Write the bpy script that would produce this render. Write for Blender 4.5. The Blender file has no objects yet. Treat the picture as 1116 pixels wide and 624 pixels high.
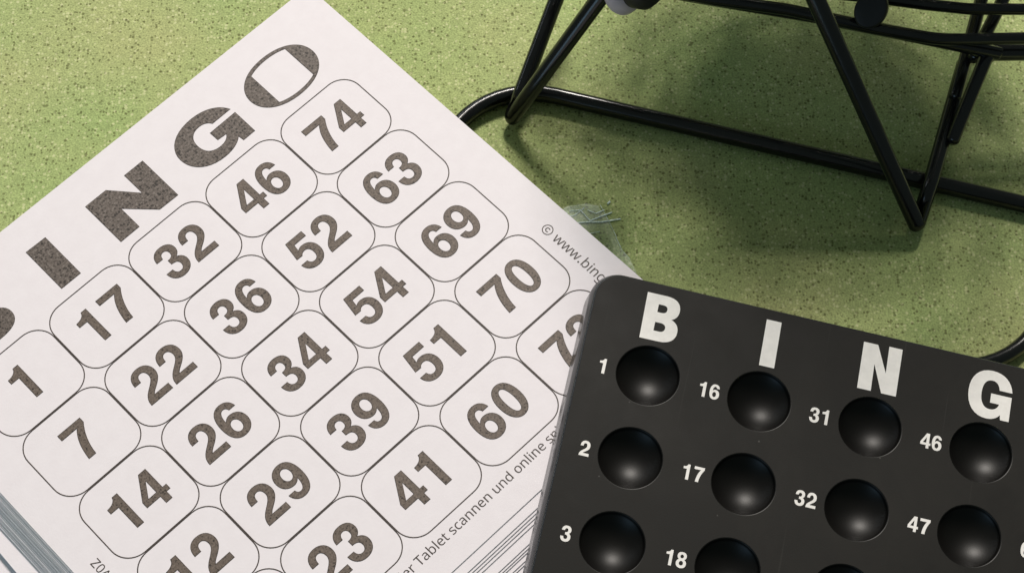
import bpy, bmesh, math, random
from mathutils import Vector, Matrix

U = 0.001                     # everything below is written in millimetres
scene = bpy.context.scene
COL = scene.collection
rnd = random.Random(7)

# ------------------------------------------------------------------ helpers
def link(o, parent=None):
    COL.objects.link(o)
    if parent is not None:
        o.parent = parent
    return o

def tag(o, label=None, cat=None, group=None, kind=None):
    if label: o['label'] = label
    if cat: o['category'] = cat
    if group: o['group'] = group
    if kind: o['kind'] = kind
    return o

def obj(name, me, mat, parent=None, smooth=False):
    o = bpy.data.objects.new(name, me)
    if mat is not None and not me.materials:
        me.materials.append(mat)
    if smooth:
        for p in me.polygons: p.use_smooth = True
    return link(o, parent)

def empty(name, mat=None, loc=(0, 0, 0)):
    o = bpy.data.objects.new(name, None)
    o.empty_display_size = .01
    o.location = loc
    if mat is not None: o.matrix_world = mat
    return link(o)

def mesh_bm(name, bm):
    me = bpy.data.meshes.new(name)
    bm.normal_update(); bm.to_mesh(me); bm.free()
    return me

def cubic(a, b, c, d, n):
    r = []
    for i in range(1, n + 1):
        t = i / n; s = 1 - t
        r.append((s**3*a[0]+3*s*s*t*b[0]+3*s*t*t*c[0]+t**3*d[0],
                  s**3*a[1]+3*s*s*t*b[1]+3*s*t*t*c[1]+t**3*d[1]))
    return r

def path(d, n=8):
    """tiny drawing language: M x y, L x y, C x y x y x y, Z, E cx cy rx ry k (superellipse)"""
    tk = d.split(); i = 0; loops = []; cur = []; cmd = ''
    while i < len(tk):
        if tk[i].isalpha():
            cmd = tk[i]; i += 1
            if cmd == 'Z':
                if cur[0] == cur[-1]: cur.pop()
                loops.append(cur); cur = []
                continue
        k = {'M': 2, 'L': 2, 'C': 6, 'E': 5}[cmd]
        v = [float(t) for t in tk[i:i+k]]; i += k
        if cmd == 'M': cur = [(v[0], v[1])]
        elif cmd == 'L': cur.append((v[0], v[1]))
        elif cmd == 'C': cur += cubic(cur[-1], v[0:2], v[2:4], v[4:6], n)
        elif cmd == 'E':
            cx, cy, rx, ry, q = v
            p = [(cx + rx, cy)]
            p += cubic(p[-1], (cx+rx, cy+ry*q), (cx+rx*q, cy+ry), (cx, cy+ry), n)
            p += cubic(p[-1], (cx-rx*q, cy+ry), (cx-rx, cy+ry*q), (cx-rx, cy), n)
            p += cubic(p[-1], (cx-rx, cy-ry*q), (cx-rx*q, cy-ry), (cx, cy-ry), n)
            p += cubic(p[-1], (cx+rx*q, cy-ry), (cx+rx, cy-ry*q), (cx+rx, cy), n)
            loops.append(p[:-1])
    return loops

def flat(name, loops, z=0.0):
    """filled flat mesh from closed loops (inner loops are holes); millimetres in"""
    cu = bpy.data.curves.new(name, 'CURVE'); cu.dimensions = '2D'; cu.fill_mode = 'BOTH'
    for L in loops:
        sp = cu.splines.new('POLY'); sp.points.add(len(L) - 1); sp.use_cyclic_u = True
        for p, (x, y) in zip(sp.points, L): p.co = (x, y, 0, 1)
    o = bpy.data.objects.new(name, cu); COL.objects.link(o)
    dg = bpy.context.evaluated_depsgraph_get()
    me = bpy.data.meshes.new_from_object(o.evaluated_get(dg))
    COL.objects.unlink(o); bpy.data.objects.remove(o); bpy.data.curves.remove(cu)
    me.name = name
    bm = bmesh.new(); bm.from_mesh(me)
    bmesh.ops.remove_doubles(bm, verts=bm.verts, dist=1e-4)
    for v in bm.verts: v.co = Vector((v.co.x*U, v.co.y*U, z*U))
    for f in bm.faces:
        f.normal_update()
        if f.normal.z < 0: f.normal_flip()
    bm.to_mesh(me); bm.free()
    me.materials.clear()
    return me

def move(loops, sx, sy, dx, dy, rot=0):
    c, s = math.cos(rot), math.sin(rot)
    return [[(c*x*sx - s*y*sy + dx, s*x*sx + c*y*sy + dy) for x, y in L] for L in loops]

def inset(loops, d):
    """pull filled shapes in by d (holes grow)"""
    def inside(p, L):
        c = False; x, y = p
        for (ax, ay), (bx, by) in zip(L, L[1:] + L[:1]):
            if (ay > y) != (by > y) and x < (bx-ax)*(y-ay)/(by-ay) + ax: c = not c
        return c
    out = []
    for i, L in enumerate(loops):
        par = 0
        for j, K in enumerate(loops):
            if i != j and abs(K[0][0]-L[0][0]) < 40 and inside(L[0], K): par += 1
        area = sum(a[0]*b[1]-b[0]*a[1] for a, b in zip(L, L[1:] + L[:1]))
        s = (1 if area > 0 else -1)*(1 if par % 2 == 0 else -1)*d
        R = []
        n = len(L)
        for k in range(n):
            (ax, ay), (bx, by), (cx, cy) = L[k-1], L[k], L[(k+1) % n]
            u = Vector((bx-ax, by-ay)); v = Vector((cx-bx, cy-by))
            if u.length < 1e-6 or v.length < 1e-6: continue
            u.normalize(); v.normalize()
            m = Vector((-u.y-v.y, u.x+v.x)); q = max(m.length_squared/2, .35)
            R.append((bx + m.x*s/q, by + m.y*s/q))
        out.append(R)
    return out

def fillet(pts, radii, seg=8, closed=False):
    """round the corners of a 3-D polyline"""
    P = [Vector(p) for p in pts]; n = len(P); out = []
    for i in range(n):
        r = radii[i] if isinstance(radii, (list, tuple)) else radii
        if (not closed and i in (0, n-1)) or r <= 0:
            out.append(P[i]); continue
        a, b, c = P[(i-1) % n], P[i], P[(i+1) % n]
        u, v = (a-b).normalized(), (c-b).normalized()
        ang = u.angle(v)
        if ang > 3.10: out.append(b); continue
        t = min(r/math.tan(ang/2), (a-b).length*.499, (c-b).length*.499)
        rr = t*math.tan(ang/2)
        cen = b + (u+v).normalized()*(rr/math.sin(ang/2))
        s, e = b+u*t-cen, b+v*t-cen
        th = s.angle(e); k = max(3, int(seg*th/1.57)+2)
        for j in range(k+1):
            q = j/k
            out.append(cen + (s*math.sin((1-q)*th)+e*math.sin(q*th))/math.sin(th))
    return out

def sub(pts, closed, step):
    out = []; n = len(pts)
    for i in range(n if closed else n-1):
        a, b = pts[i], pts[(i+1) % n]
        k = max(1, int((b-a).length/step))
        out += [a.lerp(b, j/k) for j in range(k)]
    if not closed: out.append(pts[-1])
    return out

def tube_bm(bm, pts, r, seg=20, closed=False, cap=True):
    P = [Vector(p) for p in pts]; n = len(P)
    T = []
    for i in range(n):
        a = P[(i-1) % n] if closed or i > 0 else P[i]
        b = P[(i+1) % n] if closed or i < n-1 else P[i]
        T.append((b-a).normalized())
    N = T[0].orthogonal().normalized(); rings = []; frames = []
    for i in range(n):
        N = (N - T[i]*N.dot(T[i])).normalized()
        frames.append((P[i], N.copy(), T[i].cross(N), T[i]))
    def ring(c, A, B, rr):
        return [bm.verts.new((c + (A*math.cos(2*math.pi*j/seg)+B*math.sin(2*math.pi*j/seg))*rr)*U) for j in range(seg)]
    seq = []
    if not closed and cap:
        c, A, B, t = frames[0]
        for k in (0.12, .4, .75): seq.append((c - t*r*.55*(1-k), A, B, r*math.sin(math.acos(1-k))))
    seq += [(c, A, B, r) for c, A, B, t in frames]
    if not closed and cap:
        c, A, B, t = frames[-1]
        for k in (.75, .4, .12): seq.append((c + t*r*.55*(1-k), A, B, r*math.sin(math.acos(1-k))))
    rings = [ring(*s) for s in seq]
    m = len(rings)
    for i in range(m if closed else m-1):
        a, b = rings[i], rings[(i+1) % m]
        off = 0
        if closed and i == m-1:      # match twist
            off = min(range(seg), key=lambda o: (a[0].co-b[o].co).length)
        for j in range(seg):
            f = bm.faces.new((a[j], a[(j+1) % seg], b[(j+1+off) % seg], b[(j+off) % seg])); f.smooth = True
    if not closed:
        bm.faces.new(rings[0][::-1]); bm.faces.new(rings[-1])

def tube(name, pts, r, mat, parent=None, rad=0, closed=False, seg=20):
    bm = bmesh.new()
    tube_bm(bm, sub(fillet(pts, rad, 10, closed), closed, 6), r, seg, closed)
    bmesh.ops.recalc_face_normals(bm, faces=bm.faces)
    return obj(name, mesh_bm(name, bm), mat, parent)

def lathe_bm(bm, prof, M=Matrix.Identity(4), seg=48):
    """prof: (radius, z) list, first/last at radius 0 closes"""
    rows = []
    for r, z in prof:
        if r < 1e-6: rows.append([bm.verts.new((M @ Vector((0, 0, z)))*U)])
        else: rows.append([bm.verts.new((M @ Vector((r*math.cos(2*math.pi*j/seg), r*math.sin(2*math.pi*j/seg), z)))*U) for j in range(seg)])
    for a, b in zip(rows, rows[1:]):
        for j in range(seg):
            k = (j+1) % seg
            q = [a[j % len(a)], a[k % len(a)], b[k % len(b)], b[j % len(b)]]
            q = [v for i, v in enumerate(q) if v not in q[:i]]
            if len(q) > 2:
                f = bm.faces.new(q); f.smooth = True

def rrect(x0, y0, x1, y1, r, n=10):
    out = []
    for cx, cy, a in ((x1-r, y1-r, 0), (x0+r, y1-r, 90), (x0+r, y0+r, 180), (x1-r, y0+r, 270)):
        for i in range(n+1):
            t = math.radians(a + 90*i/n)
            out.append((cx + r*math.cos(t), cy + r*math.sin(t)))
    return out

# ------------------------------------------------------------------ materials
def new_mat(name):
    m = bpy.data.materials.new(name); m.use_nodes = True
    nt = m.node_tree
    b = nt.nodes['Principled BSDF']
    return m, nt, b

def N(nt, t, **kw):
    n = nt.nodes.new(t)
    for k, v in kw.items():
        if k in n.inputs: n.inputs[k].default_value = v
        else: setattr(n, k, v)
    return n

def coords(nt, scale=1.0):
    tc = N(nt, 'ShaderNodeTexCoord')
    return tc.outputs['Object']

def noise(nt, vec, scale, detail=2.0, rough=.5, dist=0.0):
    n = N(nt, 'ShaderNodeTexNoise', Scale=scale, Detail=detail, Roughness=rough, Distortion=dist)
    nt.links.new(vec, n.inputs['Vector']); return n

def ramp(nt, fac, stops, interp='LINEAR'):
    r = N(nt, 'ShaderNodeValToRGB'); r.color_ramp.interpolation = interp
    e = r.color_ramp.elements
    while len(e) < len(stops): e.new(.5)
    for k, (p, c) in zip(e, stops):
        k.position = p; k.color = c if len(c) == 4 else (*c, 1)
    nt.links.new(fac, r.inputs['Fac']); return r.outputs['Color']

def mix(nt, fac, a, b, mode='MIX'):
    m = N(nt, 'ShaderNodeMix', data_type='RGBA', blend_type=mode)
    for s, v in ((0, fac), (6, a), (7, b)):
        if hasattr(v, 'links'): nt.links.new(v, m.inputs[s])
        else: m.inputs[s].default_value = v if s == 0 else (*v, 1) if len(v) == 3 else v
    return m.outputs[2]

def bump(nt, bsdf, h, strength, dist):
    b = N(nt, 'ShaderNodeBump', Strength=strength, Distance=dist)
    nt.links.new(h, b.inputs['Height']); nt.links.new(b.outputs['Normal'], bsdf.inputs['Normal'])

def dots(nt, vec, scale, density, size):
    """scattered specks: 1 inside a speck, 0 outside"""
    v = N(nt, 'ShaderNodeTexVoronoi', Scale=scale); v.feature = 'F1'
    nt.links.new(vec, v.inputs['Vector'])
    sep = N(nt, 'ShaderNodeSeparateColor'); nt.links.new(v.outputs['Color'], sep.inputs['Color'])
    lt = N(nt, 'ShaderNodeMath', operation='LESS_THAN'); lt.inputs[1].default_value = density
    nt.links.new(sep.outputs[0], lt.inputs[0])
    # size varies per speck
    sz = N(nt, 'ShaderNodeMath', operation='MULTIPLY_ADD'); sz.inputs[1].default_value = size*.7; sz.inputs[2].default_value = size*.6
    nt.links.new(sep.outputs[1], sz.inputs[0])
    dv = N(nt, 'ShaderNodeMath', operation='DIVIDE'); nt.links.new(v.outputs['Distance'], dv.inputs[0]); nt.links.new(sz.outputs[0], dv.inputs[1])
    mr = N(nt, 'ShaderNodeMapRange'); mr.inputs['From Min'].default_value = 1.0; mr.inputs['From Max'].default_value = .55
    nt.links.new(dv.outputs[0], mr.inputs['Value'])
    mu = N(nt, 'ShaderNodeMath', operation='MULTIPLY'); nt.links.new(mr.outputs[0], mu.inputs[0]); nt.links.new(lt.outputs[0], mu.inputs[1])
    return mu.outputs[0]

def mat_mat():
    m, nt, b = new_mat('speckled_green_foam')
    v = coords(nt)
    big = noise(nt, v, 22, 3, .55).outputs['Fac']
    col = ramp(nt, big, [(.30, (.335, .425, .170)), (.5, (.375, .437, .187)), (.7, (.425, .450, .205))])
    mid = noise(nt, v, 420, 3, .6).outputs['Fac']
    col = mix(nt, .30, col, ramp(nt, mid, [(.3, (.33, .33, .33)), (.7, (.68, .68, .68))]), 'OVERLAY')
    fine = noise(nt, v, 1900, 2, .6).outputs['Fac']
    col = mix(nt, .55, col, ramp(nt, fine, [(.32, (.25, .25, .25)), (.68, (.75, .75, .72))]), 'OVERLAY')
    patch = noise(nt, v, 60, 2, .5).outputs['Fac']
    d1 = dots(nt, v, 1150, .24, .50); d2 = dots(nt, v, 820, .15, .40)
    w = N(nt, 'ShaderNodeVectorMath', operation='ADD'); w.inputs[1].default_value = (.37, .11, .23); nt.links.new(v, w.inputs[0])
    y1 = dots(nt, w.outputs[0], 1050, .28, .48)
    yf = N(nt, 'ShaderNodeMath', operation='MULTIPLY'); yf.inputs[1].default_value = .6; nt.links.new(y1, yf.inputs[0])
    col = mix(nt, yf.outputs[0], col, (.70, .70, .40))
    df = N(nt, 'ShaderNodeMath', operation='MULTIPLY'); df.inputs[1].default_value = .68; nt.links.new(d1, df.inputs[0])
    col = mix(nt, df.outputs[0], col, (.085, .085, .026))
    df2 = N(nt, 'ShaderNodeMath', operation='MULTIPLY'); df2.inputs[1].default_value = .55; nt.links.new(d2, df2.inputs[0])
    col = mix(nt, df2.outputs[0], col, (.10, .10, .035))
    nt.links.new(col, b.inputs['Base Color'])
    b.inputs['Roughness'].default_value = .9; b.inputs['Specular IOR Level'].default_value = .15
    bump(nt, b, fine, .35, .0004)
    return m

def paper_mat():
    m, nt, b = new_mat('white_card_paper')
    v = coords(nt)
    n = noise(nt, v, 260, 4, .6).outputs['Fac']
    nt.links.new(ramp(nt, n, [(.3, (.82, .765, .795)), (.7, (.85, .797, .828))]), b.inputs['Base Color'])
    b.inputs['Roughness'].default_value = .75; b.inputs['Specular IOR Level'].default_value = .25
    bump(nt, b, noise(nt, v, 1400, 2, .6).outputs['Fac'], .12, .0002)
    return m

def ink_mat(name, base, dark, light, speck, sc):
    m, nt, b = new_mat(name)
    v = coords(nt)
    n = noise(nt, v, sc, 3, .7).outputs['Fac']
    col = ramp(nt, n, [(.36, dark), (.47, base), (.55, base), (.66, light)])
    d = dots(nt, v, sc*.95, speck, .55)
    f = N(nt, 'ShaderNodeMath', operation='MULTIPLY'); f.inputs[1].default_value = .85; nt.links.new(d, f.inputs[0])
    col = mix(nt, f.outputs[0], col, tuple(c*.18 for c in base))
    nt.links.new(col, b.inputs['Base Color'])
    b.inputs['Roughness'].default_value = .6; b.inputs['Specular IOR Level'].default_value = .3
    return m

def plain(name, col, rough, spec=.5, var=.0, scale=300, bumps=0, bs=2000, coat=0):
    m, nt, b = new_mat(name)
    v = coords(nt)
    if var:
        n = noise(nt, v, scale, 4, .6).outputs['Fac']
        c = ramp(nt, n, [(.3, tuple(k*(1-var) for k in col)), (.7, tuple(k*(1+var) for k in col))])
        nt.links.new(c, b.inputs['Base Color'])
    else: b.inputs['Base Color'].default_value = (*col, 1)
    b.inputs['Roughness'].default_value = rough; b.inputs['Specular IOR Level'].default_value = spec
    b.inputs['Coat Weight'].default_value = coat; b.inputs['Coat Roughness'].default_value = .15
    if bumps: bump(nt, b, noise(nt, v, bs, 3, .6).outputs['Fac'], bumps, .0002)
    return m

def board_mat():
    m, nt, b = new_mat('matte_black_plastic')
    v = coords(nt)
    n = noise(nt, v, 130, 5, .65).outputs['Fac']
    col = ramp(nt, n, [(.3, (.0100, .0092, .0080)), (.7, (.0150, .0138, .0120))])
    d = dots(nt, v, 320, .13, .075)
    f = N(nt, 'ShaderNodeMath', operation='MULTIPLY'); f.inputs[1].default_value = .40; nt.links.new(d, f.inputs[0])
    col = mix(nt, f.outputs[0], col, (.18, .17, .16))
    mp = N(nt, 'ShaderNodeMapping'); mp.inputs['Rotation'].default_value = (0, 0, .5); mp.inputs['Scale'].default_value = (1500, 22, 1)
    nt.links.new(v, mp.inputs['Vector'])
    sc = ramp(nt, noise(nt, mp.outputs[0], 1.0, 2, .5, .3).outputs['Fac'], [(.70, (0,)*3), (.78, (.14,)*3)])
    col = mix(nt, sc, col, (.07, .066, .060))
    sm = noise(nt, v, 45, 4, .6, .6).outputs['Fac']
    col = mix(nt, ramp(nt, sm, [(.45, (0,)*3), (.75, (.5,)*3)]), col, (.022, .020, .017))
    nt.links.new(col, b.inputs['Base Color'])
    b.inputs['Specular IOR Level'].default_value = .20
    nt.links.new(ramp(nt, n, [(.3, (.60, .60, .60)), (.7, (.70, .70, .70))]), b.inputs['Roughness'])
    bump(nt, b, noise(nt, v, 2600, 2, .6).outputs['Fac'], .10, .0002)
    return m

def tape_mat():
    m, nt, b = new_mat('clear_tape_film')
    out = nt.nodes['Material Output']
    tr = N(nt, 'ShaderNodeBsdfTransparent'); tr.inputs['Color'].default_value = (.90, .93, .88, 1)
    gl = N(nt, 'ShaderNodeBsdfGlossy', Roughness=.3); gl.inputs['Color'].default_value = (.9, .97, 1, 1)
    mx = N(nt, 'ShaderNodeMixShader'); mx.inputs[0].default_value = .02
    bp = N(nt, 'ShaderNodeBump', Strength=.2, Distance=.0004)
    nt.links.new(noise(nt, coords(nt), 240, 3, .6, 1.5).outputs['Fac'], bp.inputs['Height']); nt.links.new(bp.outputs[0], gl.inputs['Normal'])
    # crumpled end of the strip has gone milky
    v = coords(nt); sx = N(nt, 'ShaderNodeSeparateXYZ'); nt.links.new(v, sx.inputs[0])
    mr = N(nt, 'ShaderNodeMapRange'); mr.inputs['From Min'].default_value = .0020; mr.inputs['From Max'].default_value = .0045
    nt.links.new(sx.outputs['Y'], mr.inputs['Value'])
    hz = ramp(nt, noise(nt, v, 330, 4, .65, .8).outputs['Fac'], [(.42, (.0,)*3), (.66, (.13,)*3)])
    mu = N(nt, 'ShaderNodeMath', operation='MULTIPLY'); nt.links.new(mr.outputs[0], mu.inputs[0]); nt.links.new(hz, mu.inputs[1])
    ad = N(nt, 'ShaderNodeMath', operation='ADD'); ad.inputs[1].default_value = .008; nt.links.new(mu.outputs[0], ad.inputs[0])
    df = N(nt, 'ShaderNodeBsdfDiffuse'); df.inputs['Color'].default_value = (.62, .80, .78, 1)
    m2 = N(nt, 'ShaderNodeMixShader')
    nt.links.new(tr.outputs[0], mx.inputs[1]); nt.links.new(gl.outputs[0], mx.inputs[2])
    nt.links.new(ad.outputs[0], m2.inputs[0]); nt.links.new(mx.outputs[0], m2.inputs[1]); nt.links.new(df.outputs[0], m2.inputs[2])
    nt.links.new(m2.outputs[0], out.inputs['Surface'])
    return m

def crease_mat():
    m, nt, b = new_mat('tape_crease_glint')
    out = nt.nodes['Material Output']
    tr = N(nt, 'ShaderNodeBsdfTransparent')
    b.inputs['Base Color'].default_value = (.80, .95, .93, 1); b.inputs['Roughness'].default_value = .25  # pale cyan base paints the glints onto the wrinkle ridges
    mx = N(nt, 'ShaderNodeMixShader')
    f = ramp(nt, noise(nt, coords(nt), 700, 3, .6).outputs['Fac'], [(.34, (.45,)*3), (.52, (1,)*3)])
    nt.links.new(f, mx.inputs[0]); nt.links.new(tr.outputs[0], mx.inputs[1]); nt.links.new(b.outputs[0], mx.inputs[2]); nt.links.new(mx.outputs[0], out.inputs['Surface'])
    return m

M_MAT = mat_mat(); M_PAPER = paper_mat()
M_EDGE = plain('cut_paper_edge', (.72, .70, .70), .85, .2, .12, 900)
M_INK = ink_mat('speckled_toner_ink', (.150, .117, .097), (.070, .054, .045), (.215, .172, .145), .16, 1900)
M_HEAD = ink_mat('coarse_toner_ink', (.140, .114, .100), (.045, .036, .031), (.250, .212, .190), .34, 1500)
M_LINE = plain('thin_printed_line', (.060, .046, .040), .6, .3, .15, 900)
M_TONER = plain('dark_toner_border', (.050, .039, .034), .6, .3, .2, 1200)
M_BOARD = board_mat()
M_SIDE = plain('black_plastic_edge', (.020, .020, .024), .20, .8, .1, 200, .04)
M_SOCK = plain('smooth_black_plastic', (.0034, .0029, .0025), .43, .25, .15, 260, .06, 2400)
M_WHITE = plain('white_board_print', (.84, .81, .78), .55, .3, .06, 400)
M_WIRE = plain('glossy_black_enamel', (.006, .006, .0065), .19, .5, .2, 200, .10, 420)
M_RUB = plain('black_rubber', (.007, .007, .008), .55, .4, .1, 400)
M_PALE = plain('pale_plastic', (.45, .38, .43), .4, .5, .05, 300)
M_TAPE = tape_mat(); M_CREASE = crease_mat()

KEY_EL, KEY_AZ, KEY_P = 45, 9, 61.0
WIN_P, LOW_P, AMB, EXPO = 2.8, 6.0, .12, 0.0

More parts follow.
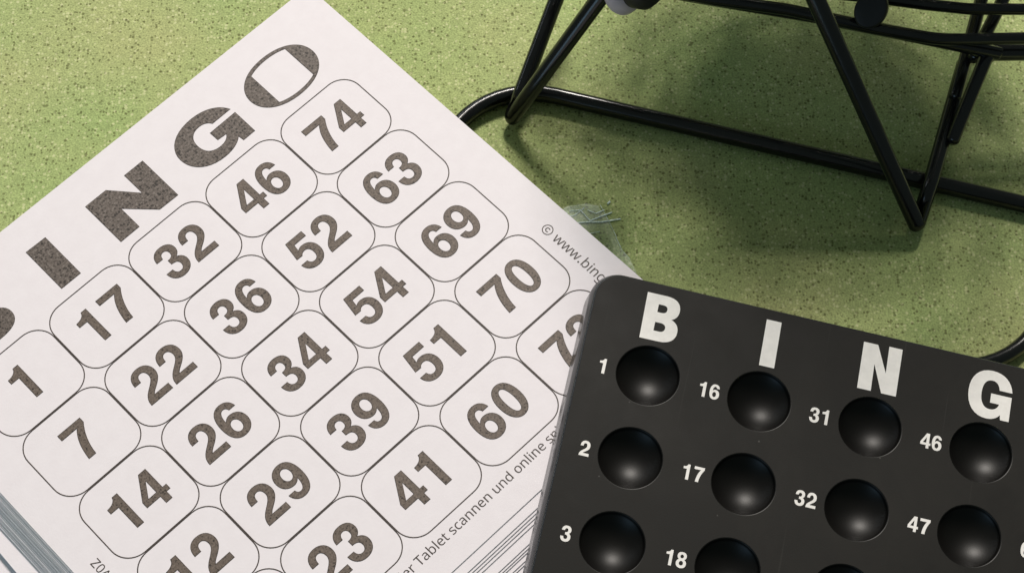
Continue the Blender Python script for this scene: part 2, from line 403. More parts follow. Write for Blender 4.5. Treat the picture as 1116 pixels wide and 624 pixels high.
GLYPH = {  # letter: (advance, closed loops of x, y pairs), 1000 units to the em
 'w': (528, [[106,1,7,361,69,361,118,169,122,154,125,140,129,125,132,110,135,96,138,83,140,71,142,61,144,61,151,89,159,125,162,134,164,142,166,150,169,158,232,361,297,361,359,158,362,146,366,134,370,121,373,108,376,95,379,83,381,72,383,62,385,62,387,71,389,82,391,94,395,108,398,123,402,138,406,153,410,169,460,361,520,361,420,1,351,1,289,203,285,217,281,231,278,244,274,258,265,299,262,299,260,291,258,281,256,270,253,258,250,244,246,231,242,217,238,203,173,1]]),
 '.': (180, [[89,-9,81,-9,74,-7,67,-3,60,1,55,8,51,15,49,25,48,36,49,48,51,57,55,65,60,71,67,76,74,79,81,81,89,81,98,81,106,79,113,76,119,71,125,65,129,57,131,48,132,36,131,25,129,15,125,8,119,1,113,-3,106,-7,98,-9]]),
 'b': (413, [[228,-7,207,-6,189,-3,173,2,158,9,146,17,134,26,125,35,116,46,111,46,99,0,57,0,57,510,116,510,116,386,116,375,116,364,116,354,115,344,115,334,114,326,113,319,113,312,116,312,125,323,134,333,146,342,158,351,173,357,189,362,207,365,228,366,260,363,288,354,313,340,335,319,353,293,366,261,374,223,376,180,374,137,366,99,353,67,335,40,313,20,288,5,259,-4],[219,42,242,45,261,51,278,62,291,78,302,98,309,121,313,149,315,181,309,240,291,283,260,308,218,317,191,315,169,309,152,298,138,284,129,265,122,242,118,214,116,182,116,179,118,148,122,121,128,97,138,78,151,62,169,51,192,45]]),
 'i': (173, [[87,420,80,420,74,422,68,425,62,429,58,434,55,441,53,449,52,457,53,466,55,474,58,481,62,486,68,490,74,493,80,494,87,495,94,494,100,493,106,490,111,486,116,481,119,474,121,466,122,457,121,449,119,441,116,434,111,429,106,425,100,422,94,420],[57,0,57,360,116,360,116,0]]),
 'n': (415, [[57,0,57,360,105,360,113,311,117,311,126,324,138,336,151,345,165,353,181,359,197,363,213,366,230,367,261,365,287,359,309,349,328,335,342,317,352,295,359,267,361,234,361,0,302,0,302,230,297,268,282,295,257,312,222,317,194,315,171,309,153,298,139,283,129,265,122,242,118,216,116,187,116,0]]),
 'g': (413, [[195,-161,157,-160,123,-155,92,-148,65,-138,65,-84,93,-96,125,-105,160,-110,198,-112,220,-110,240,-105,256,-97,271,-85,283,-70,291,-53,296,-33,298,-11,298,3,298,27,300,48,297,48,276,24,251,7,221,-3,185,-7,152,-4,123,6,98,21,76,42,59,69,47,101,39,138,37,179,39,220,47,256,59,288,76,316,98,338,123,354,152,364,185,367,202,366,219,363,234,359,249,353,263,346,275,336,287,325,298,312,301,312,309,360,356,360,356,-6,353,-42,346,-74,334,-100,317,-122,294,-139,267,-151,233,-159],[194,42,219,43,241,49,259,58,273,71,284,88,292,109,297,135,298,165,298,179,297,214,292,243,284,267,273,285,258,299,240,309,218,315,193,317,172,315,153,308,137,297,123,281,112,261,104,237,100,210,98,179,100,147,104,120,112,96,123,77,136,61,153,50,172,44]]),
 'o': (406, [[202,-7,179,-5,157,-1,136,6,117,15,100,27,84,42,70,59,58,79,49,101,42,125,38,152,37,181,40,223,48,260,62,292,82,318,106,339,135,355,168,364,204,367,228,365,250,361,271,354,290,345,308,333,324,318,337,301,349,282,358,260,365,236,369,209,370,181,367,139,359,101,345,69,325,42,300,21,271,6,239,-4],[203,42,229,45,251,52,269,63,283,80,295,100,303,123,307,150,309,181,307,211,303,238,295,261,283,281,269,297,251,308,229,315,203,317,177,315,155,308,137,297,123,281,112,261,104,238,100,211,98,181,100,150,104,123,112,100,123,80,138,63,156,52,178,45]]),
 'T': (373, [[156,0,156,426,7,426,7,480,366,480,366,426,217,426,217,0]]),
 'a': (377, [[144,-7,121,-5,100,0,80,8,63,19,49,34,39,52,33,74,31,100,34,125,41,148,55,167,73,183,97,196,127,206,162,212,203,215,265,217,265,238,263,259,260,277,254,290,245,301,234,309,222,314,207,317,190,318,176,318,163,316,149,314,136,310,124,306,112,301,100,296,89,291,71,335,83,341,96,347,111,352,126,357,143,361,159,364,176,365,193,366,224,364,251,359,273,350,291,337,305,321,314,300,320,275,322,245,322,0,279,0,268,51,265,51,253,37,241,25,229,15,216,7,202,1,185,-3,166,-6],[158,41,180,43,200,47,218,55,234,66,247,80,256,98,262,119,264,144,264,176,211,174,180,172,154,167,133,161,118,152,107,142,98,130,94,116,92,99,93,85,97,73,102,63,110,55,120,49,132,44,144,42]]),
 'l': (173, [[57,0,57,510,116,510,116,0]]),
 'e': (379, [[210,-7,185,-5,162,-2,140,5,120,14,101,26,85,40,71,57,59,76,49,98,42,122,38,149,37,177,38,206,42,232,48,257,57,279,68,299,81,316,96,331,112,344,131,354,151,361,173,365,196,367,218,365,239,362,258,355,276,347,291,335,305,322,317,307,327,290,335,271,340,250,343,228,345,204,345,169,98,169,101,140,107,115,116,93,129,76,146,62,165,52,188,46,213,44,230,44,245,45,260,47,274,50,287,54,301,58,314,63,328,69,328,17,315,11,301,6,287,2,274,-1,260,-4,245,-5,228,-6],[99,216,283,216,281,237,277,257,271,274,262,290,250,302,234,311,216,317,195,318,175,317,158,312,142,303,129,291,118,276,109,259,103,238]]),
 't': (242, [[167,-7,153,-6,140,-4,127,-1,115,3,104,9,94,16,85,26,77,37,70,50,65,66,63,84,62,105,62,314,11,314,11,343,62,366,86,443,121,443,121,360,225,360,225,314,121,314,121,106,122,91,125,77,130,66,137,57,145,51,155,46,165,43,177,42,184,42,191,42,198,43,205,44,212,45,218,46,223,48,228,49,228,4,222,2,216,0,209,-2,201,-4,192,-5,184,-6,175,-7]]),
 's': (322, [[148,-7,130,-6,113,-5,97,-3,83,-1,70,3,57,7,46,11,35,16,35,70,46,65,59,60,72,55,87,50,102,46,118,43,133,42,149,41,170,42,188,45,203,49,214,55,223,63,229,72,233,83,234,94,234,101,233,107,230,113,227,118,223,124,217,129,209,134,200,140,190,145,177,151,162,157,146,164,129,171,113,177,99,184,86,191,74,198,64,206,55,214,48,223,42,233,38,244,35,257,34,271,37,293,44,312,55,328,72,342,92,353,115,360,140,365,169,367,185,366,201,365,216,363,231,360,245,357,258,353,271,348,284,343,264,296,252,300,241,304,229,308,216,312,204,315,191,317,178,318,165,318,148,318,133,315,120,312,110,307,101,300,95,293,92,284,91,275,91,268,93,261,96,255,99,249,104,244,111,239,119,234,129,229,140,224,152,219,167,212,183,206,200,200,215,193,229,186,242,180,253,172,263,165,272,156,279,147,284,137,288,126,291,113,291,99,289,75,282,53,270,35,253,20,231,8,207,0,179,-5]]),
 'c': (322, [[201,-7,178,-5,156,-2,136,4,117,13,99,24,83,38,70,54,58,73,49,95,42,120,38,147,37,178,38,210,42,238,49,264,59,286,71,306,85,322,101,336,119,347,139,356,160,362,182,365,206,367,219,366,233,365,246,363,259,361,271,358,282,355,292,351,300,347,282,298,274,301,265,304,255,307,244,310,234,312,224,314,214,315,204,315,158,306,125,281,105,238,98,179,100,148,105,121,113,98,124,79,138,64,156,53,177,46,201,44,215,45,229,46,241,48,253,50,264,54,274,57,285,61,294,65,294,13,285,8,275,4,265,1,254,-2,243,-4,230,-5,216,-6]]),
 'u': (415, [[184,-7,153,-5,127,1,104,11,86,25,72,42,61,65,55,92,53,124,53,360,113,360,113,128,118,91,133,64,158,48,193,42,220,44,243,51,262,61,276,76,286,95,293,117,297,143,299,173,299,360,358,360,358,0,310,0,301,48,298,48,289,35,277,23,264,14,250,6,234,1,218,-3,201,-6]]),
 'd': (413, [[185,-7,153,-4,124,5,99,20,77,40,60,66,47,98,39,136,37,179,39,223,47,261,60,293,78,319,100,340,125,355,153,364,185,367,205,366,223,363,239,358,254,351,266,343,278,334,288,324,297,314,301,314,299,339,298,348,297,355,297,361,297,367,297,510,356,510,356,0,308,0,300,48,297,48,288,37,278,27,267,18,254,9,239,2,223,-3,205,-6],[194,42,221,44,243,50,261,60,274,74,284,91,292,113,296,138,298,168,298,179,296,210,292,238,285,262,275,282,262,297,244,309,221,315,193,318,171,315,152,308,135,296,122,280,111,259,104,235,100,208,98,178,100,148,104,121,111,98,122,78,135,62,152,51,171,45]]),
 'p': (413, [[57,-161,57,360,105,360,113,311,116,311,125,322,135,333,146,342,158,351,173,358,189,363,208,366,228,367,260,364,288,355,314,341,335,320,353,294,366,262,374,224,376,181,374,137,366,100,353,68,335,41,313,20,288,5,260,-4,228,-7,208,-6,190,-3,173,2,159,9,146,17,135,26,125,36,116,46,112,46,115,17,115,8,116,1,116,-7,116,-13,116,-161],[219,42,235,43,249,47,262,53,273,60,283,70,291,82,299,95,305,110,309,126,312,143,314,162,315,181,313,211,309,237,302,260,291,280,278,296,261,308,241,315,218,317,192,315,171,309,153,300,140,286,130,269,123,247,118,222,116,192,116,181,118,149,122,122,128,98,138,78,151,63,169,51,192,45]]),
 'r': (277, [[57,0,57,360,105,360,112,294,115,294,124,308,135,322,147,334,160,345,174,355,190,361,207,365,225,367,247,366,267,363,260,308,241,312,221,313,207,312,194,309,182,304,169,298,158,290,147,280,138,268,131,256,124,241,120,226,117,210,116,192,116,0]]),
 'Z': (384, [[26,0,26,46,278,426,34,426,34,480,351,480,351,434,99,54,358,54,358,0]]),
 '0': (384, [[191,-7,153,-3,121,10,93,30,72,59,55,95,43,137,35,186,33,240,34,278,37,313,42,344,49,373,58,399,69,422,83,441,99,458,118,470,140,480,164,485,191,487,229,483,262,471,289,450,312,422,329,386,341,344,349,296,351,240,350,203,347,169,342,137,335,108,326,82,314,59,300,39,284,23,265,10,243,1,219,-5],[191,44,216,47,237,56,255,71,268,92,278,120,286,154,290,194,291,240,290,286,286,326,278,360,268,388,255,409,237,424,216,433,191,437,166,433,145,424,128,409,115,388,105,360,98,326,93,286,92,240,93,194,98,154,105,120,115,93,128,71,145,56,166,47]]),
 'A': (429, [[0,0,187,482,242,482,428,0,366,0,308,148,118,148,61,0],[138,202,290,202,236,347,230,367,221,396,214,419,211,409,209,399,206,388,203,378,193,347]]),
 'N': (510, [[65,0,65,480,135,480,391,83,394,83,392,115,390,162,389,174,389,186,389,198,389,209,389,480,445,480,445,0,375,0,118,398,116,398,117,386,117,372,118,357,119,340,120,322,120,304,121,286,121,268,121,0]]),
}

def glyph(ch):
    adv, L = GLYPH[ch]
    return adv, [list(zip(l[0::2], l[1::2])) for l in L]

def small_text(s, k, x, y, rot, track=0):
    """one line of small print: k millimetres per 1000 units, baseline start x, y"""
    out = []; pen = 0
    for ch in s:
        if ch == ' ': pen += 175; continue
        if ch == '\u00a9':
            ring = path('E 290 215 290 290 .55') + path('E 290 215 240 240 .55')
            ring = path('E 270 220 265 265 .55') + path('E 270 220 222 222 .55')
            c = path('M 365 300 C 345 325 315 340 280 340 C 205 340 155 290 155 220 C 155 150 205 100 280 100 C 315 100 345 110 368 132 L 345 168 C 325 152 305 145 282 145 C 235 145 208 172 208 220 C 208 268 235 295 280 295 C 305 295 325 286 342 268 Z', 5)
            L, adv = ring + c, 560
        else: adv, L = glyph(ch)
        c_, s_ = math.cos(rot), math.sin(rot)
        out += move(L, k/1000, k/1000, x + c_*pen*k/1000, y + s_*pen*k/1000, rot)
        pen += adv + track
    return out

DIGIT = {
'0': 'E 262 349 234 362 .62 E 262 349 92 246 .64',
'1': 'M 378 0 L 378 711 L 266 711 C 256 640 190 594 72 590 L 72 490 L 236 490 L 236 0 Z',
'2': 'M 26 0 C 26 112 62 182 172 264 C 282 346 345 392 345 474 C 345 550 310 592 258 592 C 200 592 170 546 170 458 L 34 458 C 34 622 119 712 262 712 C 406 712 492 618 492 482 C 492 372 430 302 318 228 C 258 188 222 164 204 132 L 496 132 L 496 0 Z',
'3': 'M 34 490 C 36 630 121 712 256 712 C 391 712 474 640 474 525 C 474 450 436 400 381 372 C 451 345 494 290 494 205 C 494 75 396 -14 256 -14 C 116 -14 26 75 22 220 L 162 220 C 166 145 201 106 256 106 C 311 106 346 145 346 207 C 346 277 301 306 211 304 L 211 413 C 296 413 332 441 332 505 C 332 560 303 592 256 592 C 204 592 174 555 170 490 Z',
'4': 'M 304 0 L 304 150 L 20 150 L 20 276 L 284 711 L 440 711 L 440 262 L 520 262 L 520 150 L 440 150 L 440 0 Z M 304 262 L 304 532 L 140 262 Z',
'5': 'M 470 700 L 470 572 L 200 572 L 182 448 C 209 472 244 484 288 484 C 415 484 504 390 504 245 C 504 90 405 -14 258 -14 C 124 -14 29 65 22 195 L 164 195 C 174 135 206 106 258 106 C 322 106 356 155 356 240 C 356 325 322 370 258 370 C 216 370 186 352 166 318 L 38 322 L 96 700 Z',
'6': 'M 482 520 C 467 640 390 712 272 712 C 108 712 24 575 24 340 C 24 110 108 -14 267 -14 C 410 -14 502 85 502 228 C 502 365 415 455 292 455 C 242 455 200 435 166 392 C 170 525 212 595 269 595 C 313 595 338 570 344 520 Z E 264 222 90 120 .58',
'7': 'M 34 700 L 34 572 L 352 572 C 250 450 182 270 158 0 L 312 0 C 322 212 408 442 518 590 L 518 700 Z',
'8': 'M 262 712 C 401 712 476 635 476 532 C 476 455 441 405 384 375 C 456 345 500 285 500 205 C 500 70 406 -14 262 -14 C 118 -14 24 70 24 205 C 24 285 68 345 140 375 C 83 405 48 455 48 532 C 48 635 123 712 262 712 Z E 262 515 80 84 .58 E 262 208 96 102 .58',
}
DIG = {k: path(v) for k, v in DIGIT.items()}
DIG['9'] = [[(526-x, 698-y) for x, y in L] for L in DIG['6']]
ADV = 548

def number(s, x, y, h, align='c', wide=1.0):
    """digits of cap height h millimetres, baseline at y, centred on (or ending at) x"""
    k = h/711
    w = (ADV*(len(s)-1) + 526)*k*wide
    x0 = x - w/2 if align == 'c' else x - w
    out = []
    for i, ch in enumerate(s): out += move(DIG[ch], k*wide, k, x0 + ADV*i*k*wide, y)
    return out

# ------------------------------------------------------------------ table surface
bm = bmesh.new()
bmesh.ops.create_grid(bm, x_segments=2, y_segments=2, size=.9)
table = obj('table_surface', mesh_bm('table_surface', bm), M_MAT)
tag(table, 'green speckled foam table cover under everything', 'table cover', kind='structure')

# ------------------------------------------------------------------ pile of bingo cards
CARD = Matrix(((0.7166275489354215, -0.696811100640262, -0.029987432886161867, -135.21731722466933*U),
               (0.6968820407968516, 0.7171196341808114, -0.009739172807124163, -35.6768535470244*U),
               (0.028290940624344008, -0.013918343890522378, 0.9995028276007591, 10.840276612623894*U),
               (0, 0, 0, 1)))
CW, CH = 25.5172, 21.7011               # one cell of the card
X0, X1, Y0, Y1 = -9.6, 138.7, -119.15, 26.9
T = .30                                 # thickness of one card

def card_mesh(name, x0, y0, x1, y1, t, lift=0.0, seed=0):
    """a thin sheet with softly uneven edges; top face at z = 0"""
    r = random.Random(seed); bm = bmesh.new()
    n = 14; top = []; bot = []
    ring = []
    for (ax, ay), (bx, by) in zip(((x0, y0), (x1, y0), (x1, y1), (x0, y1)), ((x1, y0), (x1, y1), (x0, y1), (x0, y0))):
        for i in range(n): ring.append((ax+(bx-ax)*i/n, ay+(by-ay)*i/n))
    ph = r.uniform(0, 6)
    prof = [(0, -t), (0, -.05), (.05, 0)]
    rows = []
    for ins, z in prof:
        row = []
        for x, y in ring:
            px = min(max(x, x0+ins), x1-ins); py = min(max(y, y0+ins), y1-ins)
            row.append(bm.verts.new((px*U, py*U, z*U)))
        rows.append(row)
    m = len(ring)
    for a, b in zip(rows, rows[1:]):
        for j in range(m):
            f = bm.faces.new((a[j], a[(j+1) % m], b[(j+1) % m], b[j])); f.material_index = 1
    bm.faces.new(rows[-1]); bm.faces.new(rows[0][::-1])
    me = mesh_bm(name, bm)
    me.materials.append(M_PAPER); me.materials.append(M_EDGE)
    return me

top = obj('bingo_card', card_mesh('bingo_card', X0, Y0, X1, Y1, T), None)
top.matrix_world = CARD
tag(top, 'printed white bingo card numbered 1 to 74 on top of the card pile', 'bingo card', 'bingo cards in the pile')

ROWS = [['1', '17', '32', '46', '74'], ['7', '22', '36', '52', '63'], ['14', '26', '34', '54', '69'],
        ['12', '29', '39', '51', '70'], ['9', '23', '41', '60', '72']]
Z = .035
L = []; cells = []
for r_, row in enumerate(ROWS):
    ring = []
    for c_, s in enumerate(row):
        x, y = c_*CW, -r_*CH
        L.append(number(s, x + CW*.492, y - 15.72, 10.25))
        cells.append([rrect(x+.015, y-CH+.015, x+CW-.015, y-.015, 5.75), rrect(x+.305, y-CH+.305, x+CW-.305, y-.305, 5.46)])
def face_over(o, loops, d, mat):          # lighter toner body inside the darker printed border, same mesh
    bm = bmesh.new(); bm.from_mesh(o.data)
    m2 = flat('f', inset(loops, d), Z*1.8); k = len(bm.faces); bm.from_mesh(m2)
    bm.faces.ensure_lookup_table()
    for f in bm.faces[k:]: f.material_index = 1
    bm.to_mesh(o.data); bm.free(); bpy.data.meshes.remove(m2); o.data.materials.append(mat)
for g in L:
    o = obj('printed_number', flat('printed_number', g, Z), M_TONER, top); face_over(o, g, .16, M_INK)
bm = bmesh.new()
for o, i in cells:                       # outline rings, one after the other
    a = [bm.verts.new((x*U, y*U, Z*U)) for x, y in o]; b = [bm.verts.new((x*U, y*U, Z*U)) for x, y in i]
    for j in range(len(a)):
        k = (j+1) % len(a); bm.faces.new((a[j], a[k], b[k], b[j]))
obj('cell_outlines', mesh_bm('cell_outlines', bm), M_LINE, top)

HEADS = [
 'M 3.5 3 L 3.5 17.6 L 15 17.6 C 19 17.6 21 16 21 13.9 C 21 12.3 20.2 11.3 18.9 10.8 C 21 10.3 22.2 8.9 22.2 7 C 22.2 4.4 20 3 15.8 3 Z M 9.5 12.4 L 13 12.4 C 14.2 12.4 14.8 12.8 14.8 13.4 C 14.8 14.1 14.2 14.4 13 14.4 L 9.5 14.4 Z M 9.5 6.3 L 13.4 6.3 C 14.9 6.3 15.6 6.8 15.6 7.6 C 15.6 8.5 14.9 8.9 13.4 8.9 L 9.5 8.9 Z',
 'M 34.97 3.07 L 41.2 3.07 L 41.2 17.5 L 34.97 17.65 Z',
 'M 53.92 2.7 L 53.92 17.15 L 60.73 17.12 L 66.75 9.9 L 66.75 17.1 L 72.95 17.1 L 72.95 2.75 L 66.87 2.85 L 60.1 10.0 L 60.1 2.75 Z',
 'M 99.05 12.6 C 97.6 16 94 17.7 89.8 17.7 C 83.8 17.7 79.9 14.6 79.9 10.2 C 79.9 5.7 83.6 2.7 88.8 2.7 C 91.5 2.7 93.8 3.5 95.1 4.8 L 95.3 3.05 L 99.27 3.1 L 99.28 11.1 L 90.5 10.95 L 90.6 7.85 L 93.3 7.65 C 92.6 6.5 91.4 6 89.9 6 C 87.2 6 85.8 7.6 85.8 10.2 C 85.8 12.8 87.3 14.3 89.7 14.3 C 91.3 14.3 92.3 13.6 92.8 12.55 Z']
H = [path(d, 10) for d in HEADS]
OV = path('E 115.1 10.7 10.9 7.75 .60', 16)[0]
H.append([OV, [(min(max(115.3+(x-115.1)*.93, 109.4), 121.2), 10.7+(y-10.7)*.86) for x, y in OV][::-1]])   # open counter of the O
for g in H:
    o = obj('heading_letter', flat('heading_letter', g, Z), M_TONER, top); face_over(o, g, .13, M_HEAD)
S1 = small_text('\u00a9 www.bingo', 5.5, 130.75, -69.5, -math.pi/2)
S2 = small_text('oder Tablet scannen und online spielen', 5.03, 40.700, -113.05, .012)
S3 = small_text('Z0A', 4.7, -5.5, -58.0, -math.pi/2)
for g in (S1, S2, S3): obj('small_print', flat('small_print', g, Z), M_LINE, top)

dys = [0, 2.5, 3.15, 3.8, 4.6, 7.2, 7.75, 8.3, 9.3, 9.9, 11.0, 12.2, 13.4, 14.2, 15.6, 16.4, 17.0] + [17.2 + .25*j for j in range(15)]
for i in range(1, len(dys)):
    if i < 20: dx = -.34*i + rnd.uniform(-.07, .07); rot = 0
    elif i < 25: dx = -9.6 - .06*(i-20); rot = -.035
    else: dx = -13.6 - .1*(i-25); rot = -.05
    dy = -dys[i] + rnd.uniform(-.05, .05)
    o = obj('bingo_card', card_mesh('bingo_card', X0, Y0, X1, Y1, T, 0, i), None)
    o.matrix_world = CARD @ Matrix.Translation((dx*U, dy*U, -T*i*U*1.005)) @ Matrix.Rotation(rot, 4, 'Z')
    tag(o, 'white bingo card in the fanned pile, its face hidden under the printed card', 'bingo card', 'bingo cards in the pile')

# ------------------------------------------------------------------ black bingo board
BOARD = Matrix(((0.9753047542721985, 0.2160121583886093, 0.046036764898650655, 31.485156509346375*U),
                (-0.21420110609827261, 0.9759183315000355, -0.04124677427935369, -38.92909034614335*U),
                (-0.05383792752619563, 0.030367049090567838, 0.9980878317508982, 23.16586268593336*U),
                (0, 0, 0, 1)))
PX, PY, RH = 26.6, 20.8994, 7.62
board = empty('bingo_board', BOARD)
tag(board, 'black plastic bingo master board with round ball sockets leaning on the card pile', 'bingo board')
bx0, bx1, by0, by1 = -16.0, 4*PX+12.0, -14*PY-14, 23.4
loops = [rrect(bx0, by0, bx1, by1, 5.6)]
for r_ in range(15):
    for c_ in range(5):
        loops.append([(c_*PX+RH*math.cos(2*math.pi*j/64), -r_*PY+RH*math.sin(2*math.pi*j/64)) for j in range(64)])
obj('face_plate', flat('face_plate', loops, 0), M_BOARD, board)
bm = bmesh.new()
prof = [(0, 0), (.22, -.06), (.38, -.2), (1.25, -1.5), (1.35, -1.75), (2.2, -6.8), (2.1, -7.0), (-2, -7.0)]
rows = []
for d, z in prof:
    rows.append([bm.verts.new((x*U, y*U, z*U)) for x, y in rrect(bx0-d, by0-d, bx1+d, by1+d, 5.6+d)])
n = len(rows[0])
for a, b in zip(rows, rows[1:]):
    for j in range(n):
        f = bm.faces.new((a[j], b[j], b[(j+1) % n], a[(j+1) % n])); f.smooth = True
obj('side_rim', mesh_bm('side_rim', bm), M_SIDE, board)
bm = bmesh.new()
bd, ba = 3.3, 7.15
RS = (ba*ba + bd*bd)/(2*bd)
prof = [(RH, 0), (RH-.10, -.02), (RH-.24, -.10), (RH-.33, -.26), (RH-.36, -.45), (RH-.38, -.6)]
a1 = RH-.38
RS = (a1*a1 + bd*bd)/(2*bd)
for j in range(1, 22):
    q = a1*(1 - j/21)
    z = -.6 - (math.sqrt(RS*RS - q*q) - (RS - bd))
    prof.append((q, z))
lathe_bm(bm, prof, seg=64)
for f in bm.faces: f.normal_flip()
sock_me = mesh_bm('ball_socket', bm)
bmx = bmesh.new(); bmx.from_mesh(sock_me)
bmx.normal_update()
up = sum((1 if f.normal.z > 0 else -1) for f in bmx.faces)
if up < 0:
    for f in bmx.faces: f.normal_flip()
bmx.to_mesh(sock_me); bmx.free()
sock_me.materials.append(M_SOCK)
for r_ in range(15):
    for c_ in range(5):
        o = bpy.data.objects.new('ball_socket', sock_me)
        link(o, board); o.location = (c_*PX*U, -r_*PY*U, 0)
        o.rotation_euler.z = rnd.uniform(0, 6)
BL = [
 'M -3.85 8.98 L -4.1 20.9 L 0.6 20.9 C 3 20.9 4.25 19.7 4.25 17.8 C 4.25 16.5 3.7 15.6 2.7 15.15 C 4 14.7 4.65 13.7 4.65 12.3 C 4.65 10.2 3.2 9 0.75 9 Z M -.95 16.35 L .1 16.35 C .9 16.35 1.3 16.75 1.3 17.4 C 1.3 18.05 .9 18.4 .1 18.4 L -.95 18.4 Z M -.95 11.5 L .3 11.5 C 1.2 11.5 1.65 11.95 1.65 12.65 C 1.65 13.35 1.2 13.75 .3 13.75 L -.95 13.75 Z',
 'M 24.95 8.95 L 28.6 8.95 L 28.4 20.95 L 24.8 20.95 Z',
 'M 48.6 8.95 L 48.45 21 L 51.9 21 L 54.75 14.2 L 54.6 21.2 L 57.85 21.2 L 57.95 8.95 L 54.4 8.95 L 51.75 15.9 L 51.9 8.95 Z',
 'M 85.2 16.5 C 84.8 19.4 82.8 21.15 79.9 21.15 C 76.6 21.15 74.75 18.7 74.75 15 C 74.75 11.2 76.7 8.75 79.7 8.75 C 81.2 8.75 82.2 9.3 82.95 10.35 L 83.1 9.1 L 85.2 9.1 L 85.2 15.35 L 80.2 15.35 L 80.2 12.95 L 82.4 12.95 C 82.2 11.9 81.4 11.25 80.3 11.25 C 78.7 11.25 77.9 12.7 77.9 15 C 77.9 17.4 78.7 18.65 80.1 18.65 C 81.2 18.65 81.9 17.9 82.1 16.5 Z',
 'E 106.5 15 5.3 6.2 .58 E 106.5 15 2.1 3.6 .58']
for d in BL: obj('heading_letter', flat('heading_letter', path(d, 8), .05), M_WHITE, board)
for r_ in range(15):
    for c_ in range(5):
        g = number(str(c_*15 + r_ + 1), c_*PX - 9.35, -r_*PY - 2.1, 3.75, 'r', .93)
        obj('socket_number', flat('socket_number', g, .05), M_WHITE, board)

# ------------------------------------------------------------------ wire stand of the ball cage
stand = empty('ball_cage_stand')
tag(stand, 'black enamelled wire stand of the ball cage with a looped base on the green cover', 'cage stand')
BO = Vector((4.264, 59.521, 2.05)); bu = Vector((.9656, -.2600, 0)); bv = Vector((-.2600, -.9656, 0))
base = [BO + bu*a + bv*b for a, b in ((-17, 0), (146.9, 0), (146.9, 53), (-17, 53))]
tube('base_loop', base, 2.03, M_WIRE, stand, rad=[25, 9, 25, 25], closed=True, seg=24)
CC = Vector((88, 114, 86)); AX = Vector((1, -.12, 0)).normalized(); RC = 60
axl, axr = CC - AX*76, CC + AX*76
tube('support_leg', [axl + Vector((0, 4, 0)), (16.29, 88.37, 17.0), (-0.3, 49.3, 2.8), (20.32, 54.67, 34.0), (32, 57.3, 52), axl], 2.05, M_WIRE, stand, rad=[0, 8, .55, 0, 25, 0])
tube('support_leg', [(120.5, 60.0, 10.9), (110.6, 27.32, 5.6), (106.9, 16.2, 3.4), (70.92, 47.28, 42.0), (58, 58.5, 55.5), CC - AX*40 + Vector((0, -40, 10))], 2.05, M_WIRE, stand, rad=[0, 0, .55, 0, 25, 0])
tube('upper_strut', [(117.19, 49.61, 10.4), (123.65, 74.12, 17.4), (127.1, 87.49, 21.4), axr], 1.75, M_WIRE, stand, rad=[0, 0, 10, 0])
tube('hook_wire', [(170, 55.0, 20), (122.13, 54.48, 20.0), (115.96, 37.65, 9.0)], 1.85, M_WIRE, stand, rad=[0, 3.2, 0])
tube('short_strut', [(120.89, 57.53, 15.0), (127.43, 70.56, 22.0), (133, 82, 28.5), axr + Vector((4, 0, 0))], 1.7, M_WIRE, stand, rad=[0, 0, 10, 0])
tube('ball_rail', [(8, 75.3, 24), (48.36, 66.97, 24.0), (77.52, 61.19, 24.0), (100.42, 56.34, 23.5), (124.5, 53.6, 20.6)], 1.45, M_WIRE, stand, rad=40)
tube('ball_rail', [(20, 71, 26), (51.35, 64.16, 26.0), (69.75, 61.17, 26.0), (90.64, 55.7, 26.0), (106.49, 52.46, 26.0), (115.25, 52.51, 26.0), (165, 54, 26.0)], 1.3, M_WIRE, stand, rad=30)
tube('ball_rail', [(30, 77, 26), (74.75, 66.83, 26.0), (90.93, 65.23, 26.0), (104.24, 63.05, 26.0), (115.26, 61.7, 26.0), (165, 61.6, 26.0)], 1.25, M_WIRE, stand, rad=30)
# round rubber stop between the rails
d = (Vector((-30, -162, 239)) - Vector((88.8, 57.9, 29))).normalized()
Mx = Matrix.Translation((89.6, 58.6, 28.6)) @ d.to_track_quat('Z', 'Y').to_matrix().to_4x4()
bm = bmesh.new(); lathe_bm(bm, [(0, 0), (3.5, 0), (3.95, .4), (3.95, 4.0), (3.75, 4.35), (3.4, 4.45), (0, 4.4)], Mx, 40)
bmesh.ops.recalc_face_normals(bm, faces=bm.faces)
obj('rail_stop', mesh_bm('rail_stop', bm), M_RUB, stand)
# crank grip: dark dome on a pale collar
d = Vector((.75, -.75, .55)).normalized()
Mx = Matrix.Translation((26.0, 55.0, 40.5)) @ d.to_track_quat('Z', 'Y').to_matrix().to_4x4()
bm = bmesh.new(); lathe_bm(bm, [(0, 0), (5.6, .0), (7.2, .5), (7.4, 1.6), (6.4, 3.4), (5.0, 4.4), (0, 4.4)], Mx, 40)
bmesh.ops.recalc_face_normals(bm, faces=bm.faces)
knob = obj('crank_collar', mesh_bm('crank_collar', bm), M_PALE, stand)
bm = bmesh.new(); lathe_bm(bm, [(0, 4.2), (4.9, 4.2), (5.6, 5.0), (5.6, 8.4), (4.6, 10.2), (2.6, 11.2), (0, 11.5)], Mx, 40)
bmesh.ops.recalc_face_normals(bm, faces=bm.faces)
obj('crank_grip', mesh_bm('crank_grip', bm), M_RUB, stand)
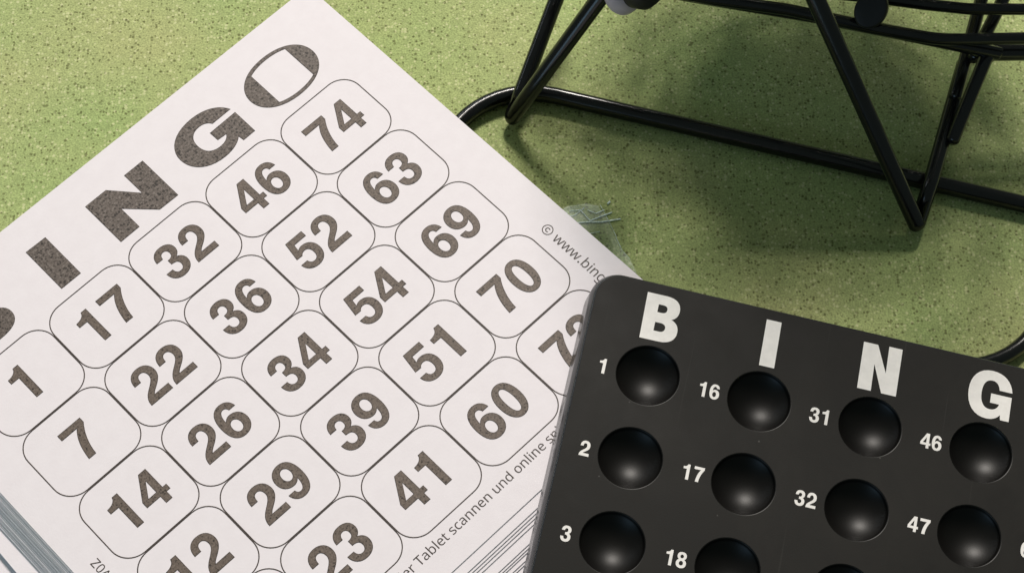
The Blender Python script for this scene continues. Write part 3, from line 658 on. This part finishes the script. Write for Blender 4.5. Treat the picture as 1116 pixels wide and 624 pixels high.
# the wire drum that the stand carries, above the picture's upper edge
bm = bmesh.new()
ex = AX; ey = Vector((0, 0, 1)).cross(AX).normalized(); ez = Vector((0, 0, 1))
for i in range(20):
    a = 2*math.pi*i/20; w = ey*math.cos(a) + ez*math.sin(a)
    pts = [CC + ex*(-RC*math.cos(t)) + w*(RC*math.sin(t)) for t in [math.pi*(.06 + .88*j/24) for j in range(25)]]
    tube_bm(bm, pts, 1.1, 8)
for q in (.25, .5, .75):
    t = math.pi*q
    tube_bm(bm, [CC + ex*(-RC*math.cos(t)) + (ey*math.cos(a) + ez*math.sin(a))*(RC*math.sin(t)) for a in [2*math.pi*j/48 for j in range(48)]], 1.3, 8, True)
obj('wire_drum', mesh_bm('wire_drum', bm), M_WIRE, stand)
# unseen balls added in the bottom of the drum to deepen its shadow
br = 9.2; k = 0
ball_me = None
for lz in range(3):
    for ly in range(-5, 6):
        for lx in range(-5, 6):
            p = Vector((lx*br*2.02 + (ly % 2)*br + (lz % 2)*br, ly*br*1.75 + (lz % 2)*br*.58, -RC + br + 8 + lz*br*1.66))
            if p.length > RC - br - 8: continue
            if ball_me is None:
                bm = bmesh.new(); bmesh.ops.create_uvsphere(bm, u_segments=24, v_segments=16, radius=br*U)
                for f in bm.faces: f.smooth = True
                ball_me = mesh_bm('drum_shadow_ball', bm); ball_me.materials.append(M_WHITE)
            o = bpy.data.objects.new('drum_shadow_ball', ball_me); link(o); o.location = (CC + p)*U
            tag(o, 'unseen pale ball added inside the black wire drum to deepen its shadow', 'bingo ball', 'unseen balls added in the drum')
tube('axle', [axl - AX*8, axr + AX*8], 2.2, M_WIRE, stand)

# ------------------------------------------------------------------ clear tape holding the corner
tape = empty('clear_tape', None, (20*U, 15*U, 0))
tag(tape, 'wrinkled strip of clear sticky tape on the green cover beside the card', 'tape')
def off(p): return (p[0]-20, p[1]-15)
outl = [(2, 14), (9.3, 20.6), (15, 24.2), (20.2, 25.0), (23.2, 24.3), (24.3, 22.0), (25.4, 20.6), (26.2, 17.6), (27.8, 14.8), (29.3, 10.8), (31.2, 8.0), (32.9, 4.2), (26, -2), (14, 0)]
obj('tape_film', flat('tape_film', [[off(p) for p in outl]], .25), M_TAPE, tape)
bm = bmesh.new()
for pts, r in (([(13.2, 18.4), (16.4, 18.9), (20.1, 19.4), (24, 19.4), (29.0, 20.4)], .26), ([(20.6, 19.6), (23.5, 20.9), (26.8, 22.3)], .2), ([(15.6, 22.6), (18.2, 22.9), (20.4, 20.4), (21.2, 19.6)], .17),
               ([(14.0, 20.8), (16.8, 21.4), (19.2, 23.6)], .14), ([(20.4, 22.9), (22.6, 21.9), (24.6, 22.9)], .16), ([(12.8, 19.9), (14.8, 22.2)], .14), ([(25.6, 24.9), (26.2, 25.6)], .3), ([(18.6, 15.2), (23.2, 16.3)], .1), ([(23.6, 24.4), (25.4, 20.6), (27.8, 14.8)], .07), ([(27.8, 14.8), (29.3, 10.8), (31.2, 8.0)], .06)):
    tube_bm(bm, sub([Vector((p[0]-20 + rnd.uniform(-.15, .15), p[1]-15 + rnd.uniform(-.15, .15), .3)) for p in pts], False, .8), r, 8)
for v in bm.verts: v.co.z = .26*U + (v.co.z - .3*U)*.6
obj('tape_creases', mesh_bm('tape_creases', bm), M_CREASE, tape)

# ------------------------------------------------------------------ light and camera
def area(name, loc, target, size, power, color):
    l = bpy.data.lights.new(name, 'AREA'); l.shape = 'DISK'; l.size = size; l.energy = power; l.color = color
    o = bpy.data.objects.new(name, l); COL.objects.link(o)
    o.location = loc
    o.rotation_euler = (Vector(target)-Vector(loc)).to_track_quat('-Z', 'Y').to_euler()
    return o
el = math.radians(KEY_EL); az = math.radians(KEY_AZ)      # azimuth measured from +y towards +x
D = 2.2
area('ceiling_lamp', (D*math.cos(el)*math.sin(az), D*math.cos(el)*math.cos(az), D*math.sin(el)), (0, 0, 0), .52, KEY_P, (1.0, .94, .87))
wl = area('window_light', (-1.0, 1.40, 1.0), (0, 0, 0), 2.0, WIN_P, (.86, .93, 1.0))
wl.data.shape = 'RECTANGLE'; wl.data.size_y = .055
area('low_window_light', (-1.05, -1.35, .42), (0, 0, .02), 1.0, LOW_P, (.48, .74, 1.0))

w = bpy.data.worlds.new('World'); scene.world = w; w.use_nodes = True
bg = w.node_tree.nodes['Background']; bg.inputs[0].default_value = (.80, 1.0, .90, 1); bg.inputs[1].default_value = AMB

cam = bpy.data.cameras.new('camera'); co = bpy.data.objects.new('camera', cam); COL.objects.link(co)
cam.sensor_fit = 'HORIZONTAL'; cam.sensor_width = 36; cam.lens = 36.0; cam.shift_y = .385
cam.clip_start = .005; cam.clip_end = 50
W_ = ((0.9999856920737988, 0.0012137876052098749, 0.0052098337147173015), (0.0, -0.9739172807124157, 0.22690335019504201), (0.005349359558448674, -0.22690010367865263, -0.9739033459758373))
Rm = Matrix([[W_[r][0], -W_[r][1], -W_[r][2]] for r in range(3)]).to_4x4()
co.matrix_world = Matrix.Translation((-1.2772817*U, -162.09648*U, 238.76941*U)) @ Rm
scene.camera = co
vs = scene.view_settings; vs.view_transform = 'Standard'; vs.look = 'None'; vs.exposure = EXPO; vs.gamma = 1; vs.use_curve_mapping = False
scene.cycles.max_bounces = 8; scene.cycles.transparent_max_bounces = 12
